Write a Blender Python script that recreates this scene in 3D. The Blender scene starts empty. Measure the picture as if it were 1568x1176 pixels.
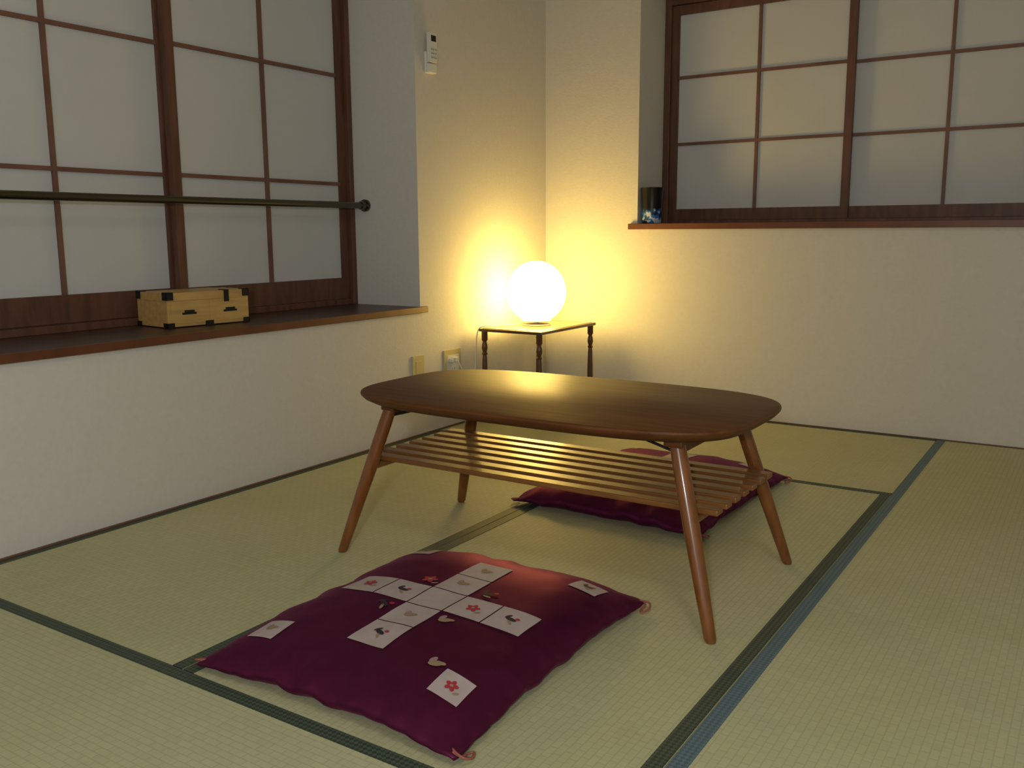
import bpy, bmesh, math, random
from mathutils import Vector, Matrix, noise
random.seed(4)
S = 0.8
scene = bpy.context.scene
scene.view_settings.view_transform = 'Standard'
scene.view_settings.look = 'None'

# ------------------------------------------------------------------ materials
def new_mat(name, col, rough=0.5, metal=0.0, spec=0.5, var=0.0, vscale=8.0, stretch=(1,1,1),
            bump=0.0, bscale=200.0, coat=0.0, sheen=0.0, col2=None, coatr=0.1):
    m = bpy.data.materials.new(name); m.use_nodes = True
    nt = m.node_tree; bs = nt.nodes['Principled BSDF']
    bs.inputs['Base Color'].default_value = (*col, 1)
    bs.inputs['Roughness'].default_value = rough
    bs.inputs['Metallic'].default_value = metal
    bs.inputs['Specular IOR Level'].default_value = spec
    bs.inputs['Coat Weight'].default_value = coat
    bs.inputs['Coat Roughness'].default_value = coatr
    bs.inputs['Sheen Weight'].default_value = sheen
    tc = nt.nodes.new('ShaderNodeTexCoord')
    mp = nt.nodes.new('ShaderNodeMapping'); mp.inputs['Scale'].default_value = stretch
    nt.links.new(tc.outputs['Object'], mp.inputs['Vector'])
    if var > 0 or col2:
        n = nt.nodes.new('ShaderNodeTexNoise'); n.inputs['Scale'].default_value = vscale
        n.inputs['Detail'].default_value = 5
        nt.links.new(mp.outputs['Vector'], n.inputs['Vector'])
        r = nt.nodes.new('ShaderNodeValToRGB')
        r.color_ramp.elements[0].position = 0.3; r.color_ramp.elements[1].position = 0.7
        a = tuple(c*(1-var) for c in col); b = col2 if col2 else tuple(min(1, c*(1+var)) for c in col)
        r.color_ramp.elements[0].color = (*a, 1); r.color_ramp.elements[1].color = (*b, 1)
        nt.links.new(n.outputs['Fac'], r.inputs['Fac'])
        nt.links.new(r.outputs['Color'], bs.inputs['Base Color'])
    if bump > 0:
        n2 = nt.nodes.new('ShaderNodeTexNoise'); n2.inputs['Scale'].default_value = bscale
        n2.inputs['Detail'].default_value = 3
        nt.links.new(mp.outputs['Vector'], n2.inputs['Vector'])
        bp = nt.nodes.new('ShaderNodeBump'); bp.inputs['Strength'].default_value = bump
        bp.inputs['Distance'].default_value = 0.002
        nt.links.new(n2.outputs['Fac'], bp.inputs['Height'])
        nt.links.new(bp.outputs['Normal'], bs.inputs['Normal'])
    return m

M_wall = new_mat('wallpaper', (0.635, 0.615, 0.575), 0.85, spec=0.2, var=0.02, vscale=60, bump=0.35, bscale=140)
M_ceil = new_mat('ceiling_board', (0.46, 0.42, 0.32), 0.8, var=0.05)
M_slab = new_mat('subfloor', (0.2, 0.17, 0.1), 0.9)
M_sill = new_mat('sill_wood', (0.055, 0.026, 0.016), 0.42, var=0.35, vscale=6, stretch=(6, 1, 6), coat=0.1)
M_sillx = new_mat('sill_wood_x', (0.075, 0.032, 0.018), 0.42, var=0.35, vscale=6, stretch=(1, 6, 6), coat=0.1)
M_silledge = new_mat('sill_edge', (0.130, 0.042, 0.018), 0.4, var=0.2, vscale=10)
M_lattice = new_mat('shoji_wood', (0.120, 0.050, 0.030), 0.5, var=0.3, vscale=10, stretch=(4, 4, 0.6))
M_muntin = new_mat('shoji_muntin', (0.17, 0.080, 0.055), 0.55, var=0.2, vscale=10)
M_paper = new_mat('shoji_paper', (0.585, 0.595, 0.600), 0.9, spec=0.1, var=0.02, vscale=5)
M_alu = new_mat('outer_window', (0.08, 0.09, 0.1), 0.3)
M_walnut = new_mat('table_walnut', (0.115, 0.041, 0.011), 0.43, spec=0.25, var=0.25, vscale=5, stretch=(1, 14, 14), bump=0.04, bscale=80)
M_leg = new_mat('leg_wood', (0.20, 0.066, 0.014), 0.26, var=0.2, vscale=8, stretch=(8, 8, 1), coat=0.35)
M_slat = new_mat('slat_wood', (0.21, 0.082, 0.020), 0.35, var=0.25, vscale=6, stretch=(1, 10, 10), coat=0.2)
M_steel = new_mat('rail_metal', (0.13, 0.125, 0.095), 0.28, metal=1.0)
M_fit = new_mat('black_iron', (0.012, 0.012, 0.014), 0.45, metal=0.3)
M_kiri = new_mat('paulownia_wood', (0.52, 0.33, 0.11), 0.5, var=0.15, vscale=7, stretch=(8, 1, 8))
M_stand = new_mat('stand_wood', (0.10, 0.035, 0.012), 0.3, var=0.2, coat=0.3)
M_standtop = new_mat('stand_top_wood', (0.32, 0.18, 0.05), 0.25, var=0.15, vscale=8, stretch=(6, 1, 1), coat=0.5)
M_plastic = new_mat('white_plastic', (0.75, 0.74, 0.70), 0.4)
M_cream = new_mat('cream_plastic', (0.56, 0.49, 0.25), 0.4)
M_black = new_mat('black_plastic', (0.01, 0.01, 0.012), 0.3)
M_cord = new_mat('tassel_cord', (0.32, 0.10, 0.08), 0.7)
M_patch = new_mat('patch_cloth', (0.46, 0.38, 0.37), 0.6, var=0.06, vscale=40)
M_red = new_mat('motif_red', (0.40, 0.03, 0.05), 0.6)
M_ink = new_mat('motif_black', (0.03, 0.015, 0.03), 0.6)
M_gold = new_mat('motif_gold', (0.33, 0.23, 0.13), 0.6)
M_pinkm = new_mat('motif_pale', (0.34, 0.22, 0.24), 0.6)
M_strip = new_mat('tatami_edge_wood', (0.13, 0.065, 0.035), 0.5, var=0.2)

# cushion satin
M_satin = new_mat('plum_satin', (0.112, 0.015, 0.052), 0.47, metal=0.68, spec=0.4, var=0.10, vscale=30, bump=0.05, bscale=60, sheen=0.06)
bs = M_satin.node_tree.nodes['Principled BSDF']
bs.inputs['Sheen Roughness'].default_value = 0.4
bs.inputs['Sheen Tint'].default_value = (0.9, 0.3, 0.6, 1)
bs.inputs['Specular Tint'].default_value = (0.70, 0.35, 0.60, 1)

# tatami: woven rush (local X = long direction)
def tatami_mat():
    m = bpy.data.materials.new('tatami_rush'); m.use_nodes = True
    nt = m.node_tree; bs = nt.nodes['Principled BSDF']; L = nt.links.new
    tc = nt.nodes.new('ShaderNodeTexCoord')
    n = nt.nodes.new('ShaderNodeTexNoise'); n.inputs['Scale'].default_value = 1.7; n.inputs['Detail'].default_value = 4
    mp = nt.nodes.new('ShaderNodeMapping'); mp.inputs['Scale'].default_value = (260, 7, 1)
    n2 = nt.nodes.new('ShaderNodeTexNoise'); n2.inputs['Scale'].default_value = 1.0; n2.inputs['Detail'].default_value = 2
    L(tc.outputs['Object'], n.inputs['Vector']); L(tc.outputs['Object'], mp.inputs['Vector']); L(mp.outputs['Vector'], n2.inputs['Vector'])
    br = nt.nodes.new('ShaderNodeTexBrick')
    br.inputs['Scale'].default_value = 1.0
    br.inputs['Brick Width'].default_value = 0.030; br.inputs['Row Height'].default_value = 0.014
    br.inputs['Mortar Size'].default_value = 0.0016; br.inputs['Mortar Smooth'].default_value = 0.6
    br.inputs['Color1'].default_value = (1, 1, 1, 1); br.inputs['Color2'].default_value = (0.90, 0.90, 0.90, 1)
    br.inputs['Mortar'].default_value = (0.70, 0.70, 0.70, 1)
    L(tc.outputs['Object'], br.inputs['Vector'])
    r = nt.nodes.new('ShaderNodeValToRGB')
    r.color_ramp.elements[0].position = 0.3; r.color_ramp.elements[1].position = 0.7
    r.color_ramp.elements[0].color = (0.50, 0.495, 0.285, 1); r.color_ramp.elements[1].color = (0.57, 0.56, 0.35, 1)
    L(n.outputs['Fac'], r.inputs['Fac'])
    mx = nt.nodes.new('ShaderNodeMix'); mx.data_type = 'RGBA'; mx.blend_type = 'MULTIPLY'; mx.inputs[0].default_value = 0.5
    L(r.outputs['Color'], mx.inputs[6]); L(br.outputs['Color'], mx.inputs[7])
    r2 = nt.nodes.new('ShaderNodeValToRGB')
    r2.color_ramp.elements[0].color = (0.75, 0.75, 0.75, 1); r2.color_ramp.elements[1].color = (1.15, 1.15, 1.15, 1)
    L(n2.outputs['Fac'], r2.inputs['Fac'])
    mx2 = nt.nodes.new('ShaderNodeMix'); mx2.data_type = 'RGBA'; mx2.blend_type = 'MULTIPLY'; mx2.inputs[0].default_value = 0.5
    L(mx.outputs[2], mx2.inputs[6]); L(r2.outputs['Color'], mx2.inputs[7])
    L(mx2.outputs[2], bs.inputs['Base Color'])
    bp = nt.nodes.new('ShaderNodeBump'); bp.inputs['Strength'].default_value = 0.3; bp.inputs['Distance'].default_value = 0.001
    L(br.outputs['Color'], bp.inputs['Height']); L(bp.outputs['Normal'], bs.inputs['Normal'])
    bs.inputs['Roughness'].default_value = 0.6
    bs.inputs['Specular IOR Level'].default_value = 0.3
    return m
M_tatami = tatami_mat()

def border_mat(name, c1, c2):
    m = bpy.data.materials.new(name); m.use_nodes = True
    nt = m.node_tree; bs = nt.nodes['Principled BSDF']; L = nt.links.new
    tc = nt.nodes.new('ShaderNodeTexCoord')
    mp = nt.nodes.new('ShaderNodeMapping'); mp.inputs['Rotation'].default_value = (0, 0, math.radians(45))
    ck = nt.nodes.new('ShaderNodeTexChecker'); ck.inputs['Scale'].default_value = 150
    ck.inputs['Color1'].default_value = (*c1, 1); ck.inputs['Color2'].default_value = (*c2, 1)
    L(tc.outputs['Object'], mp.inputs['Vector']); L(mp.outputs['Vector'], ck.inputs['Vector'])
    L(ck.outputs['Color'], bs.inputs['Base Color']); bs.inputs['Roughness'].default_value = 0.6
    return m
M_heri_g = border_mat('heri_green', (0.032, 0.050, 0.034), (0.072, 0.098, 0.072))
M_heri_b = border_mat('heri_teal', (0.070, 0.130, 0.165), (0.120, 0.185, 0.220))

# ------------------------------------------------------------------ builder
class B:
    def __init__(s): s.bm = bmesh.new()
    def box(s, x0, x1, y0, y1, z0, z1, mi=0, M=None):
        vs = [s.bm.verts.new(Vector(p) if M is None else M @ Vector(p)) for p in
              [(x0,y0,z0),(x1,y0,z0),(x1,y1,z0),(x0,y1,z0),(x0,y0,z1),(x1,y0,z1),(x1,y1,z1),(x0,y1,z1)]]
        for f in [(0,3,2,1),(4,5,6,7),(0,1,5,4),(1,2,6,5),(2,3,7,6),(3,0,4,7)]:
            s.bm.faces.new([vs[i] for i in f]).material_index = mi
    def rings(s, rings, mi=0, cap=True, close=True):
        R = [[s.bm.verts.new(p) for p in r] for r in rings]
        n = len(R[0])
        for a, b in zip(R[:-1], R[1:]):
            for i in range(n):
                j = (i+1) % n
                f = s.bm.faces.new((a[i], a[j], b[j], b[i])); f.material_index = mi
        if cap:
            s.bm.faces.new(list(reversed(R[0]))).material_index = mi
            s.bm.faces.new(R[-1]).material_index = mi
    def taper(s, pts, rad, seg=24, mi=0):   # horizontal rings
        s.rings([[(p[0]+r*math.cos(2*math.pi*i/seg), p[1]+r*math.sin(2*math.pi*i/seg), p[2]) for i in range(seg)]
                 for p, r in zip(pts, rad)], mi)
    def lathe(s, prof, c, seg=32, mi=0, ripple=0, k=0):
        rr = []
        for r, z in prof:
            rr.append([(c[0]+r*(1+ripple*math.cos(k*2*math.pi*i/seg))*math.cos(2*math.pi*i/seg),
                        c[1]+r*(1+ripple*math.cos(k*2*math.pi*i/seg))*math.sin(2*math.pi*i/seg), c[2]+z) for i in range(seg)])
        s.rings(rr, mi)
    def rod(s, p0, p1, r0, r1=None, seg=16, mi=0):
        r1 = r0 if r1 is None else r1
        p0, p1 = Vector(p0), Vector(p1); d = (p1-p0).normalized()
        a = d.orthogonal().normalized(); b = d.cross(a)
        s.rings([[p + r*(math.cos(2*math.pi*i/seg)*a + math.sin(2*math.pi*i/seg)*b) for i in range(seg)]
                 for p, r in ((p0, r0), (p1, r1))], mi)
    def done(s, name, mats, parent=None, smooth=False, bevel=0.0, ang=40, loc=None):
        bmesh.ops.recalc_face_normals(s.bm, faces=s.bm.faces)
        if smooth:
            for f in s.bm.faces: f.smooth = True
            for e in s.bm.edges:
                if len(e.link_faces) == 2 and e.calc_face_angle(0) > math.radians(ang): e.smooth = False
        me = bpy.data.meshes.new(name); s.bm.to_mesh(me); s.bm.free()
        for m in mats: me.materials.append(m)
        o = bpy.data.objects.new(name, me); scene.collection.objects.link(o)
        if loc: o.location = loc
        if parent: o.parent = parent
        if bevel > 0:
            b = o.modifiers.new('bevel', 'BEVEL'); b.width = bevel; b.segments = 2; b.limit_method = 'ANGLE'
        return o

def empty(name, loc=(0,0,0), rz=0):
    e = bpy.data.objects.new(name, None); e.location = loc; e.rotation_euler = (0, 0, rz)
    e.empty_display_size = 0.1
    scene.collection.objects.link(e); return e

def curve(name, pts, r, mat, parent=None, cyclic=False):
    cu = bpy.data.curves.new(name, 'CURVE'); cu.dimensions = '3D'; cu.bevel_depth = r; cu.bevel_resolution = 3
    sp = cu.splines.new('NURBS'); sp.points.add(len(pts)-1)
    for p, q in zip(sp.points, pts): p.co = (*q, 1)
    sp.order_u = 3; sp.use_endpoint_u = not cyclic; sp.use_cyclic_u = cyclic
    cu.materials.append(mat)
    o = bpy.data.objects.new(name, cu); scene.collection.objects.link(o)
    if parent: o.parent = parent
    return o

# ------------------------------------------------------------------ room shell
XL, YB, XR, YF, ZC = -2.256, 3.776, 1.27, -1.76, 2.40
TH = 0.52
b = B(); b.box(XL-TH, XR+0.12, YF-0.12, YB+TH, -0.15, -0.05); b.done('floor', [M_slab])
b = B(); b.box(XL-TH, XR+0.12, YF-0.12, YB+TH, ZC, ZC+0.1); b.done('ceiling', [M_ceil])
b = B(); b.box(XR, XR+0.12, YF, YB+TH, -0.05, ZC); b.done('wall_right', [M_wall])
b = B(); b.box(XL-TH, XR+0.12, YF-0.12, YF, -0.05, ZC); b.done('wall_front', [M_wall])
LY0, LY1, LZ0, LZ1 = -0.47, 2.815, 0.49, 1.93
b = B()
b.box(XL-TH, XL, YF, YB, -0.05, LZ0)
b.box(XL-TH, XL, YF, YB, LZ1, ZC)
b.box(XL-TH, XL, LY1, YB, LZ0, LZ1)
b.box(XL-TH, XL, YF, LY0, LZ0, LZ1)
b.done('wall_left', [M_wall])
BX0, BX1, BZ0, BZ1 = -1.781, -0.15, 0.808, 1.855
b = B()
b.box(XL-TH, XR, YB, YB+TH, -0.05, BZ0)
b.box(XL-TH, XR, YB, YB+TH, BZ1, ZC)
b.box(XL-TH, BX0, YB, YB+TH, BZ0, BZ1)
b.box(BX1, XR, YB, YB+TH, BZ0, BZ1)
b.done('wall_back', [M_wall])

# ------------------------------------------------------------------ tatami mats
ZM = 0.0012
def mat_(x0, x1, y0, y1, along, heri):
    lx, ly = (x1-x0), (y1-y0)
    if along == 'y': lx, ly = ly, lx
    g = 0.0008; w = 0.030
    b = B()
    b.box(-lx/2+g, lx/2-g, -ly/2+g, ly/2-g, -0.05, 0.0, 0)
    b.box(-lx/2+g, lx/2-g, -ly/2+g+0.001, -ly/2+w, -0.001, ZM, 1)
    b.box(-lx/2+g, lx/2-g, ly/2-w, ly/2-g-0.001, -0.001, ZM, 1)
    o = b.done('tatami_mat', [M_tatami, heri], loc=((x0+x1)/2, (y0+y1)/2, 0))
    if along == 'y': o.rotation_euler = (0, 0, math.pi/2)
XS, XM = -0.50, -1.384
mat_(XL, XS, 2.88, YB, 'x', M_heri_g)
mat_(XL, XM, 1.0, 2.88, 'y', M_heri_g)
mat_(XM, XS, 1.0, 2.88, 'y', M_heri_g)
mat_(XL, XS, 0.104, 1.0, 'x', M_heri_g)
mat_(XL, XS, -0.79, 0.104, 'x', M_heri_g)
mat_(XL, XS, YF, -0.79, 'x', M_heri_g)
for xa, xb in ((XS, 0.385), (0.385, XR)):
    mat_(xa, xb, 1.93, YB, 'y', M_heri_b)
    mat_(xa, xb, 0.084, 1.93, 'y', M_heri_b)
    mat_(xa, xb, YF, 0.084, 'y', M_heri_b)
b = B(); b.box(XL+0.0003, XL+0.011, YF, YB-0.012, ZM+0.0002, 0.005); b.done('baseboard_left', [M_strip])
b = B(); b.box(XL+0.0003, XR, YB-0.009, YB-0.0003, ZM+0.0002, 0.004); b.done('baseboard_back', [M_strip])

# ------------------------------------------------------------------ windows
def shoji(b, s0, s1, z0, z1, d, rows, T, brail):
    th = 0.026; st = 0.032
    def bx(a0, a1, dd0, dd1, c0, c1, mi):
        p, q = T(a0, dd0, c0), T(a1, dd1, c1)
        b.box(min(p[0], q[0]), max(p[0], q[0]), min(p[1], q[1]), max(p[1], q[1]), c0, c1, mi)
    bx(s0, s0+st, d-th, d, z0, z1, 0); bx(s1-st, s1, d-th, d, z0, z1, 0)
    bx(s0+st, s1-st, d-th, d, z0, z0+brail, 0); bx(s0+st, s1-st, d-th, d, z1-0.04, z1, 0)
    mid = (s0+s1)/2
    bx(mid-0.0065, mid+0.0065, d-0.014, d-0.003, z0+brail, z1-0.04, 1)
    for z in rows:
        bx(s0+st, s1-st, d-0.0135, d-0.0035, z-0.0065, z+0.0065, 1)
    bx(s0+st, s1-st, d-0.017, d-0.0142, z0+brail, z1-0.04, 2)

w = empty('window_1')
TL = lambda s, d, z: (d, s)
b = B()
fx0, fx1 = -2.70, -2.580
b.box(fx0, fx1, LY0, LY0+0.03, 0.512, LZ1, 0)
b.box(fx0, fx1, LY1-0.024, LY1, 0.512, LZ1, 0)
b.box(fx0, fx1, LY0+0.03, LY1-0.024, LZ1-0.035, LZ1, 0)
b.box(fx0, fx1-0.012, LY0+0.03, LY1-0.024, 0.512, 0.535, 0)
b.done('frame', [M_lattice], w, bevel=0.002)
b = B()
PW = 0.804
rowsL = (0.992, 1.408)
yr = LY1-0.025
for i in range(4):
    s1_ = yr - i*(PW-0.01)
    s0_ = max(s1_-PW-0.014, LY0+0.032)
    shoji(b, s0_, s1_, 0.536, LZ1-0.036, -2.600 if i % 2 == 0 else -2.630, rowsL, TL, 0.084)
b.done('shoji_panels', [M_lattice, M_muntin, M_paper], w)
b = B(); b.box(-2.74, -2.725, LY0, LY1, LZ0, LZ1, 0); b.done('outer_glass', [M_alu], w)
b = B()
b.box(-2.72, -2.244, LY0+0.001, LY1-0.001, 0.4905, 0.512, 0)
b.box(-2.2545, -2.240, LY0-0.03, LY1+0.032, 0.489, 0.5125, 1)
b.done('trim_1', [M_sill, M_silledge], bevel=0.0015)
rl = empty('window_guard_rail')
b = B()
b.rod((-2.520, LY0+0.002, 0.907), (-2.520, LY1-0.002, 0.907), 0.0125, seg=24)
for y0, y1 in ((LY0+0.001, LY0+0.012), (LY1-0.012, LY1-0.001)):
    b.rod((-2.520, y0, 0.907), (-2.520, y1, 0.907), 0.024, 0.024, 24)
b.rod((-2.520, LY1-0.035, 0.907), (-2.520, LY1-0.012, 0.907), 0.016, 0.018, 24)
b.done('rail_tube', [M_steel], rl, smooth=True)

w = empty('window_2')
TB = lambda s, d, z: (s, -d)
b = B()
fy0, fy1 = 4.035, 4.14
b.box(BX0, BX0+0.030, fy0, fy1, 0.832, BZ1, 0)
b.box(BX1-0.030, BX1, fy0, fy1, 0.832, BZ1, 0)
b.box(BX0+0.03, BX1-0.03, fy0, fy1, BZ1-0.055, BZ1, 0)
b.box(BX0+0.03, BX1-0.03, fy0+0.004, fy1, 0.832, 0.848, 0)
b.done('frame', [M_lattice], w, bevel=0.002)
b = B()
rowsB = (1.192, 1.486)
xc = (BX0+BX1)/2
shoji(b, BX0+0.031, xc+0.022, 0.849, BZ1-0.057, -4.05, rowsB, TB, 0.050)
shoji(b, xc-0.022, BX1-0.031, 0.849, BZ1-0.057, -4.08, rowsB, TB, 0.050)
b.done('shoji_panels', [M_lattice, M_muntin, M_paper], w)
b = B(); b.box(BX0, BX1, 4.17, 4.185, BZ0, BZ1, 0); b.done('outer_glass', [M_alu], w)
b = B()
b.box(BX0+0.001, BX1-0.001, 3.765, 4.165, 0.8085, 0.832, 0)
b.box(BX0-0.035, BX1+0.035, 3.752, 3.7745, 0.807, 0.8325, 1)
b.done('trim_2', [M_sillx, M_silledge], bevel=0.0015)

# ------------------------------------------------------------------ coffee table
cx, cy = -1.357*S, 2.357*S
ct = empty('coffee_table', (cx, cy, 0.0014))
ZT = 0.41; A, Bb = 0.504, 0.284
def outline(ins, z, n=3.7, seg=160):
    pts = []
    for i in range(seg):
        t = 2*math.pi*i/seg; c, s_ = math.cos(t), math.sin(t)
        pts.append(((A-ins)*math.copysign(abs(c)**(2/n), c), (Bb-ins)*math.copysign(abs(s_)**(2/n), s_), z))
    return pts
b = B()
b.rings([outline(0.022, ZT-0.026), outline(0.008, ZT-0.018), outline(0.001, ZT-0.010), outline(0, ZT-0.006),
         outline(0.0015, ZT-0.002), outline(0.005, ZT)], 0)
b.done('table_top', [M_walnut], ct, smooth=True, ang=30)
b = B()
tx, ty, fx, fy = 0.47*S, 0.225*S, 0.612*S, 0.320*S
for sx in (-1, 1):
    for sy in (-1, 1):
        P = lambda k: (sx*(tx+(fx-tx)*k), sy*(ty+(fy-ty)*k), (ZT-0.026)*(1-k))
        b.taper([P(0), P(0.15), P(0.45), P(0.8), P(0.985), P(1.0)], [0.016, 0.0175, 0.0175, 0.0145, 0.0125, 0.0105], 28, 0)
b.done('legs', [M_leg], ct, smooth=True)
b = B()
for sx in (-1, 1):
    b.box(sx*tx-0.02, sx*tx+0.02, -0.20, 0.20, ZT-0.044, ZT-0.026, 0)
    b.box(sx*tx-0.012, sx*tx+0.012, -0.16, 0.16, ZT-0.060, ZT-0.044, 0)
b.box(-tx, tx, -0.135, -0.117, ZT-0.05, ZT-0.026, 0)
b.box(-tx, tx, 0.117, 0.135, ZT-0.05, ZT-0.026, 0)
b.done('under_frame', [M_walnut], ct, bevel=0.002)
b = B()
zs = 0.243
for sx in (-1, 1):
    k = 1-(zs-0.02)/(ZT-0.026)
    xx = sx*(tx+(fx-tx)*k); yy = ty+(fy-ty)*k
    b.rod((xx, -yy, zs-0.022), (xx, yy, zs-0.022), 0.0095, mi=0)
ns = 7; pitch = 0.0545; sw = 0.033
for i in range(ns):
    y = (i-(ns-1)/2)*pitch
    b.box(-0.462, 0.468, y-sw/2, y+sw/2, zs-0.012, zs, 0)
b.done('shelf_slats', [M_slat], ct, bevel=0.0025)
b = B()
for sx in (-1, 1):
    for sy in (-1, 1):
        x0 = sx*(tx-0.03); y0 = sy*0.175
        b.rod((x0-sx*0.06, y0, ZT-0.034), (x0+sx*0.035, y0, ZT-0.060), 0.003, mi=0)
        b.rod((x0-sx*0.06, y0-sy*0.012, ZT-0.034), (x0-sx*0.06, y0+sy*0.012, ZT-0.034), 0.005, mi=0)
b.done('folding_stays', [M_fit], ct)

# ------------------------------------------------------------------ zabuton cushions
CA, CB = 0.296, 0.352
def csurf(u, v, seed=0.0, top=True, off=0.0):
    au, av = abs(u), abs(v)
    x = CA*u*(1-0.035*(1-v*v)); y = CB*v*(1-0.035*(1-u*u))
    f = max(0.0, (1-au**3.8)*(1-av**3.8))**0.66
    seam = 0.026 - 0.014*(au*av)**3
    e = max(au, av)
    w = math.exp(-((1-e)/0.12))
    s_ = v if au > av else u
    fold = 0.0050*w*math.sin(13*s_+seed*3+2*math.sin(5*s_+seed))*(1-abs(s_)**6)
    nz = noise.noise(Vector((u*1.6+seed, v*1.6, seed)))*0.008*f + noise.noise(Vector((u*4+seed, v*4, seed+3)))*0.003*min(1, f*2)
    if top: z = seam + 0.056*f + nz + fold
    else:   z = max(0.0025, seam + fold - 0.06*f)
    out = 0.006*w*math.sin(19*s_+seed*5)
    if au > av: x += math.copysign(out, u)*0.5
    else: y += math.copysign(out, v)*0.5
    return Vector((x, y, z+off))
def cushion(loc, rz, seed):
    e = empty('zabuton_cushion', loc, rz)
    bm = bmesh.new(); N = 90
    mp = lambda i: math.copysign(abs(2*i/N-1)**0.8, 2*i/N-1)
    T = [[bm.verts.new(csurf(mp(i), mp(j), seed)) for j in range(N+1)] for i in range(N+1)]
    Bt = [[T[i][j] if i in (0, N) or j in (0, N) else bm.verts.new(csurf(mp(i), mp(j), seed, False)) for j in range(N+1)] for i in range(N+1)]
    for i in range(N):
        for j in range(N):
            bm.faces.new((T[i][j], T[i+1][j], T[i+1][j+1], T[i][j+1]))
            bm.faces.new((Bt[i][j+1], Bt[i+1][j+1], Bt[i+1][j], Bt[i][j]))
    for f in bm.faces: f.smooth = True
    me = bpy.data.meshes.new('padding'); bm.to_mesh(me); bm.free(); me.materials.append(M_satin)
    o = bpy.data.objects.new('padding', me); scene.collection.objects.link(o); o.parent = e
    bm = bmesh.new()
    def patch(px, py, hw, mi=0, off=0.0012, n=8):
        g = [[bm.verts.new(csurf((px+hw*(2*i/n-1))/CA, (py+hw*(2*j/n-1))/CB, seed, True, off)) for j in range(n+1)] for i in range(n+1)]
        for i in range(n):
            for j in range(n):
                f = bm.faces.new((g[i][j], g[i+1][j], g[i+1][j+1], g[i][j+1])); f.material_index = mi; f.smooth = True
    def blob(px, py, a, bb, ang, mi, off=0.0024):
        c = bm.verts.new(csurf(px/CA, py/CB, seed, True, off)); r = []
        for i in range(14):
            t = 2*math.pi*i/14; dx, dy = a*math.cos(t), bb*math.sin(t)
            X = px+dx*math.cos(ang)-dy*math.sin(ang); Y = py+dx*math.sin(ang)+dy*math.cos(ang)
            r.append(bm.verts.new(csurf(X/CA, Y/CB, seed, True, off)))
        for i in range(14):
            f = bm.faces.new((c, r[i], r[(i+1) % 14])); f.material_index = mi; f.smooth = True
    rnd = random.Random(int(seed*10)+2)
    def motif(px, py, kind, s=1.0):
        if kind == 'flower':
            for k in range(5):
                t = 2*math.pi*k/5+0.3
                blob(px+0.008*s*math.cos(t), py+0.008*s*math.sin(t), 0.0075*s, 0.005*s, t, 1)
            blob(px, py, 0.004*s, 0.004*s, 0, 3, 0.0030)
            blob(px+0.018*s, py-0.012*s, 0.007*s, 0.003*s, 0.6, 3)
        elif kind == 'bird':
            a = rnd.uniform(-.6, .6)
            blob(px, py, 0.013*s, 0.0055*s, a, 2)
            blob(px-0.010*s, py+0.008*s, 0.009*s, 0.004*s, a+1.3, 2)
            blob(px+0.012*s, py+0.006*s, 0.005*s, 0.004*s, 0, 1, 0.0030)
            blob(px+0.004*s, py-0.012*s, 0.009*s, 0.003*s, a-0.6, 3)
        else:
            blob(px, py, 0.012*s, 0.007*s, 0.4, 3); blob(px-0.008*s, py+0.006*s, 0.008*s, 0.005*s, 1.4, 4, 0.0028)
            blob(px+0.010*s, py+0.004*s, 0.006*s, 0.004*s, 0, 3, 0.0028)
    st = 0.090; hw = 0.0435
    kinds = {(-2,0):'flower', (-1,0):'bird', (1,0):'flower', (2,0):'bird', (0,2):'gold', (0,1):'gold', (0,-1):'gold', (0,-2):'bird', (0,0):None}
    for (i, j), k in kinds.items():
        patch(i*st, j*st, hw)
        if k: motif(i*st, j*st, k, 1.0)
    for i, j, k in ((-1,1,'flower'), (1,1,'bird'), (-1,-1,'bird'), (1,-1,'gold')):
        motif(i*st*0.85, j*st*0.85, k, 1.2)
    for i, j, k in ((-1,-1,'gold'), (1,-1,'flower'), (1,1,'bird'), (-1,1,'gold')):
        patch(i*0.215, j*0.245, 0.031, n=6); motif(i*0.215, j*0.245, k, 0.85)
    motif(0.158, -0.215, 'gold', 1.2)
    me = bpy.data.meshes.new('patchwork'); bm.to_mesh(me); bm.free()
    for m in (M_patch, M_red, M_ink, M_gold, M_pinkm): me.materials.append(m)
    o = bpy.data.objects.new('patchwork', me); scene.collection.objects.link(o); o.parent = e
    for k, (sx, sy) in enumerate(((1,1), (1,-1), (-1,1), (-1,-1))):
        X, Y = sx*CA*0.985, sy*CB*0.985
        pts = [(X-sx*0.012, Y-sy*0.012, 0.018), (X+sx*0.012, Y+sy*0.002, 0.018), (X+sx*0.022, Y-sy*0.016, 0.008),
               (X+sx*0.012, Y-sy*0.04, 0.005), (X+sx*0.004, Y-sy*0.030, 0.006), (X+sx*0.010, Y-sy*0.004, 0.012), (X-sx*0.006, Y-sy*0.006, 0.017)]
        curve('tassel_%d' % (k+1), pts, 0.0022, M_cord, e)
cushion((-1.332*S, 1.704*S, 0.0013), math.radians(0.5), 0.7)
cushion((-1.397*S, 3.172*S, 0.0013), math.radians(-2.0), 4.2)

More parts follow.
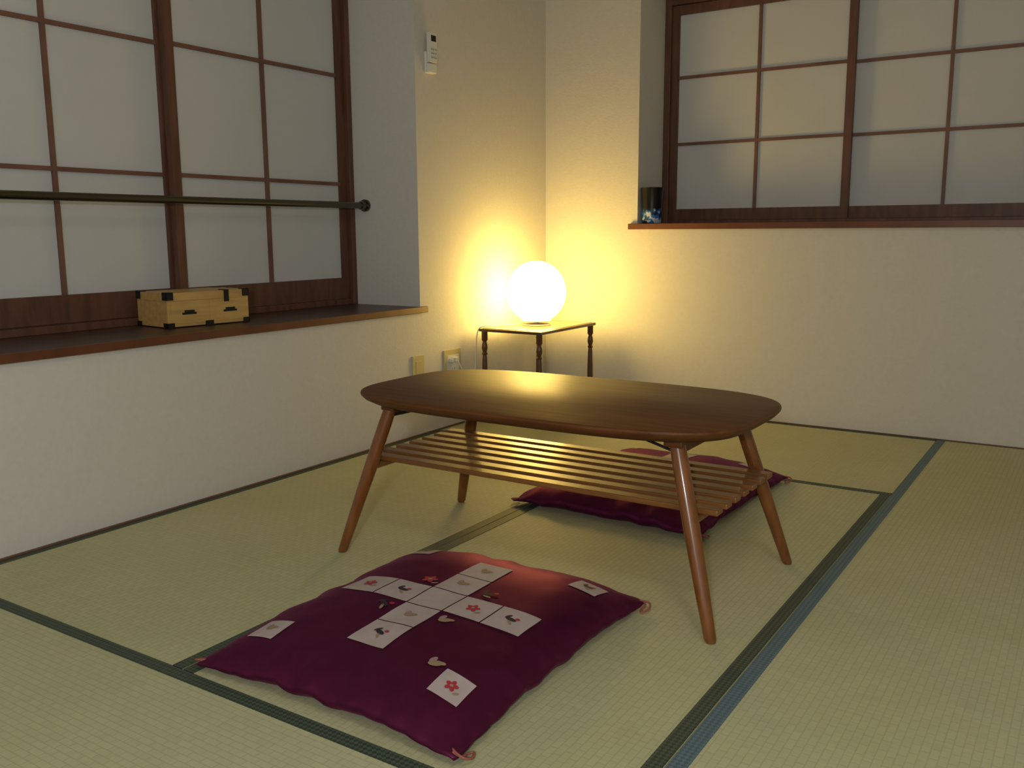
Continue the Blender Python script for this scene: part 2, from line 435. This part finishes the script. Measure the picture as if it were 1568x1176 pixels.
# ------------------------------------------------------------------ side table with lamp
sx0, sx1, sy0, sy1, sz = -2.204, -1.898, 3.138, 3.612, 0.400
stb = empty('side_table', ((sx0+sx1)/2, (sy0+sy1)/2, 0.0014))
hw, hd = (sx1-sx0)/2, (sy1-sy0)/2
b = B()
b.box(-hw, hw, -hd, hd, sz-0.014, sz-0.002, 0)
b.box(-hw+0.012, hw-0.012, -hd+0.012, hd-0.012, sz-0.004, sz, 1)
b.done('top', [M_stand, M_standtop], stb, bevel=0.002)
b = B()
prof = [(0.009, 0.0), (0.011, 0.01), (0.0105, 0.10), (0.0125, 0.13), (0.012, 0.20), (0.010, 0.27), (0.0085, 0.285), (0.013, 0.29), (0.0085, 0.297),
        (0.013, 0.315), (0.0115, 0.33), (0.008, 0.342), (0.013, 0.350), (0.013, 0.386)]
for X in (-1, 1):
    for Y in (-1, 1):
        b.lathe(prof, (X*(hw-0.018), Y*(hd-0.018), 0.0), 20)
b.rod((-hw+0.018, -hd+0.018, 0.12), (-hw+0.018, hd-0.018, 0.12), 0.006)
b.rod((hw-0.018, -hd+0.018, 0.12), (hw-0.018, hd-0.018, 0.12), 0.006)
b.rod((-hw+0.018, 0, 0.12), (hw-0.018, 0, 0.12), 0.006)
b.done('turned_legs', [M_stand], stb, smooth=True)

lamp = empty('table_lamp', (-2.062, 3.372, sz+0.0014))
m = bpy.data.materials.new('lamp_shade_glow'); m.use_nodes = True
nt = m.node_tree; nt.nodes.clear()
em = nt.nodes.new('ShaderNodeEmission'); out = nt.nodes.new('ShaderNodeOutputMaterial')
em.inputs['Color'].default_value = (1.0, 0.66, 0.15, 1); em.inputs['Strength'].default_value = 25
nt.links.new(em.outputs[0], out.inputs[0])
M_glow = m
b = B()
prof = []
R = 0.127
for i in range(2, 35):
    t = -math.pi/2 + math.pi*i/36
    z = math.sin(t); r = math.cos(t)
    prof.append((R*r, 0.140+R*(1.07 if z > 0 else 1.02)*z))
prof = [p for p in prof if p[1] > 0.020]
prof.append((0.010, prof[-1][1]+0.0006))
b.lathe(prof, (0, 0, 0), 72, 0, ripple=0.006, k=12)
b.done('shade', [M_glow], lamp, smooth=True, ang=60)
b = B()
b.lathe([(0.060, 0.0), (0.062, 0.003), (0.060, 0.006), (0.012, 0.008), (0.012, 0.016), (0.066, 0.018), (0.066, 0.022)], (0, 0, 0), 40)
b.done('base', [M_plastic], lamp, smooth=True, ang=30)
curve('power_cord', [(-0.05, -0.02, 0.006), (-0.10, -0.10, 0.004), (-0.12, -0.20, 0.004), (-0.149, -0.235, 0.004), (-0.156, -0.235, -0.10),
                     (-0.156, -0.25, -0.25), (-0.12, -0.30, -0.30), (-0.15, -0.34, -0.16), (-0.164, -0.36, -0.120)], 0.0025, M_plastic, lamp)

# ------------------------------------------------------------------ outlets, remote
def plate(name, y, w_, mats, sockets):
    e = empty(name, (XL, y, 0.262))
    b = B(); b.box(0.0002, 0.007, -w_/2, w_/2, -0.06, 0.06, 0)
    b.box(0.007, 0.0085, -w_/2+0.018, w_/2-0.018, -0.038, 0.038, 1)
    for z in sockets:
        for dy in (-0.006, 0.006):
            b.box(0.0083, 0.0088, dy-0.001, dy+0.001, z-0.004, z+0.004, 2)
    b.done('cover', mats, e, bevel=0.0015)
    return e
plate('wall_outlet', 2.79, 0.07, [M_cream, M_cream, M_black], ())
e = plate('wall_outlet', 3.015, 0.115, [M_cream, M_plastic, M_black], (0.02, -0.02))
b = B(); b.box(0.0088, 0.033, -0.016, 0.010, 0.010, 0.030, 0); b.box(0.0088, 0.028, -0.03, -0.018, 0.010, 0.026, 0)
b.done('plug', [M_plastic], e, bevel=0.003)

e = empty('air_conditioner_remote', (XL, 2.896, 1.475))
b = B()
b.box(0.0003, 0.012, -0.027, 0.027, -0.075, 0.005, 0)
b.box(0.012, 0.024, -0.027, 0.027, -0.075, -0.040, 0)
b.done('holder', [M_plastic], e, bevel=0.004)
b = B()
b.box(0.013, 0.029, -0.022, 0.022, -0.036, 0.072, 0)
b.box(0.029, 0.0297, -0.015, 0.015, 0.040, 0.062, 1)
for i in range(3):
    for j in range(3):
        b.box(0.029, 0.0305, -0.015+0.012*i, -0.008+0.012*i, -0.022+0.015*j, -0.016+0.015*j, 2)
b.done('handset', [M_plastic, M_black, new_mat('key_grey', (0.35, 0.36, 0.36))], e, bevel=0.001)

# ------------------------------------------------------------------ wooden box on sill
bx = empty('wooden_sewing_box', (-2.476, 1.925, 0.5125), math.radians(-6))
L2, D2, HB = 0.146, 0.086, 0.108
b = B()
b.box(-D2, D2, -L2, L2, 0.003, HB-0.026, 0)
b.box(-D2+0.001, D2-0.001, -L2+0.001, L2-0.001, HB-0.026, HB-0.025, 0)
b.box(-D2, D2, -L2, L2, HB-0.025, HB, 0)
b.box(D2, D2+0.0012, -L2+0.014, -0.002, 0.012, HB-0.034, 0)
b.box(D2, D2+0.0012, 0.002, L2-0.014, 0.012, HB-0.034, 0)
b.done('carcass', [M_kiri, M_fit], bx, bevel=0.0012)
b = B(); t = 0.0022
for sx in (-1, 1):
    for sy in (-1, 1):
        for z0, z1 in ((0.0, 0.016), (HB-0.022, HB+t)):
            xa, xb = sorted((sx*(D2+t), sx*(D2-0.022))); ya, yb = sorted((sy*(L2-0.001), sy*(L2+t)))
            b.box(xa, xb, ya, yb, z0, z1)
            xa, xb = sorted((sx*(D2-0.001), sx*(D2+t))); ya, yb = sorted((sy*(L2+t), sy*(L2-0.022)))
            b.box(xa, xb, ya, yb, z0, z1)
        xa, xb = sorted((sx*(D2+t), sx*(D2-0.022))); ya, yb = sorted((sy*(L2+t), sy*(L2-0.020)))
        b.box(xa, xb, ya, yb, HB-0.0005, HB+t)
b.box(D2-0.001, D2+t+0.001, 0.055, 0.072, HB-0.036, HB+t)
b.box(D2-0.030, D2+t, 0.055, 0.072, HB-0.0005, HB+t)
b.box(D2-0.001, D2+t+0.001, -0.016, 0.012, 0.0, 0.016)
for yc_ in (-0.072, 0.075):
    b.box(D2-0.001, D2+0.004, yc_-0.024, yc_+0.024, 0.040, 0.046)
    b.box(D2-0.001, D2+0.006, yc_-0.016, yc_+0.016, 0.046, 0.053)
b.done('iron_fittings', [M_fit], bx)

# ------------------------------------------------------------------ dark cup on back sill
def cup_mat():
    m = bpy.data.materials.new('printed_cup'); m.use_nodes = True
    nt = m.node_tree; bs = nt.nodes['Principled BSDF']; Lk = nt.links.new
    tc = nt.nodes.new('ShaderNodeTexCoord'); sp = nt.nodes.new('ShaderNodeSeparateXYZ')
    Lk(tc.outputs['Object'], sp.inputs[0])
    n = nt.nodes.new('ShaderNodeTexNoise'); n.inputs['Scale'].default_value = 38; n.inputs['Detail'].default_value = 2
    Lk(tc.outputs['Object'], n.inputs['Vector'])
    r = nt.nodes.new('ShaderNodeValToRGB'); r.color_ramp.interpolation = 'CONSTANT'
    r.color_ramp.elements[0].color = (0.01, 0.02, 0.05, 1)
    r.color_ramp.elements[1].position = 0.46; r.color_ramp.elements[1].color = (0.03, 0.13, 0.45, 1)
    e2 = r.color_ramp.elements.new(0.56); e2.color = (0.45, 0.52, 0.62, 1)
    Lk(n.outputs['Fac'], r.inputs['Fac'])
    r2 = nt.nodes.new('ShaderNodeValToRGB')
    r2.color_ramp.elements[0].position = 0.058; r2.color_ramp.elements[1].position = 0.064
    Lk(sp.outputs['Z'], r2.inputs['Fac'])
    mx = nt.nodes.new('ShaderNodeMix'); mx.data_type = 'RGBA'
    Lk(r2.outputs['Color'], mx.inputs[0]); Lk(r.outputs['Color'], mx.inputs[6]); mx.inputs[7].default_value = (0.006, 0.006, 0.008, 1)
    Lk(mx.outputs[2], bs.inputs['Base Color']); bs.inputs['Roughness'].default_value = 0.3
    bs.inputs['Specular IOR Level'].default_value = 0.25
    return m
b = B()
b.lathe([(0.038, 0.0), (0.042, 0.003), (0.043, 0.02), (0.0455, 0.09), (0.0490, 0.152), (0.050, 0.156), (0.048, 0.157), (0.044, 0.10), (0.040, 0.012)], (0, 0, 0), 40)
b.done('drinking_cup', [cup_mat()], smooth=True, ang=50, loc=(-1.7285, 3.812, 0.8328))

# ------------------------------------------------------------------ lights
def light(name, typ, loc, energy, col, size=0.2, target=None):
    l = bpy.data.lights.new(name, typ); l.energy = energy; l.color = col
    if typ == 'AREA': l.shape = 'DISK'; l.size = size
    else: l.shadow_soft_size = size
    o = bpy.data.objects.new(name, l); o.location = loc; scene.collection.objects.link(o)
    if target: o.rotation_euler = (Vector(target)-Vector(loc)).to_track_quat('-Z', 'Y').to_euler()
    return o
light('flash_light', 'POINT', (0.08, -0.42, 1.00), 53, (0.93, 0.965, 1.0), 0.05)
light('ceiling_fill_light', 'AREA', (0.1, 0.3, 2.36), 7, (1.0, 0.95, 0.86), 0.45)  # soft overhead fill added to raise the ambient light; no fixture is in view

wd = bpy.data.worlds.new('World'); scene.world = wd; wd.use_nodes = True
wd.node_tree.nodes['Background'].inputs[0].default_value = (0.02, 0.025, 0.04, 1)
wd.node_tree.nodes['Background'].inputs[1].default_value = 0.5

# ------------------------------------------------------------------ camera
yaw, pit, rol = math.radians(33), math.radians(9.45), 0.006
fw = Vector((-math.sin(yaw)*math.cos(pit), math.cos(yaw)*math.cos(pit), -math.sin(pit)))
r0 = Vector((math.cos(yaw), math.sin(yaw), 0)); u0 = r0.cross(fw)
r = r0*math.cos(rol)-u0*math.sin(rol); u = u0*math.cos(rol)+r0*math.sin(rol)
cam = bpy.data.cameras.new('camera'); cam.lens = 36*1400/1568; cam.sensor_width = 36; cam.clip_start = 0.02
co = bpy.data.objects.new('camera', cam)
co.matrix_world = Matrix(((r.x, u.x, -fw.x, 0), (r.y, u.y, -fw.y, 0), (r.z, u.z, -fw.z, S), (0, 0, 0, 1)))
scene.collection.objects.link(co); scene.camera = co
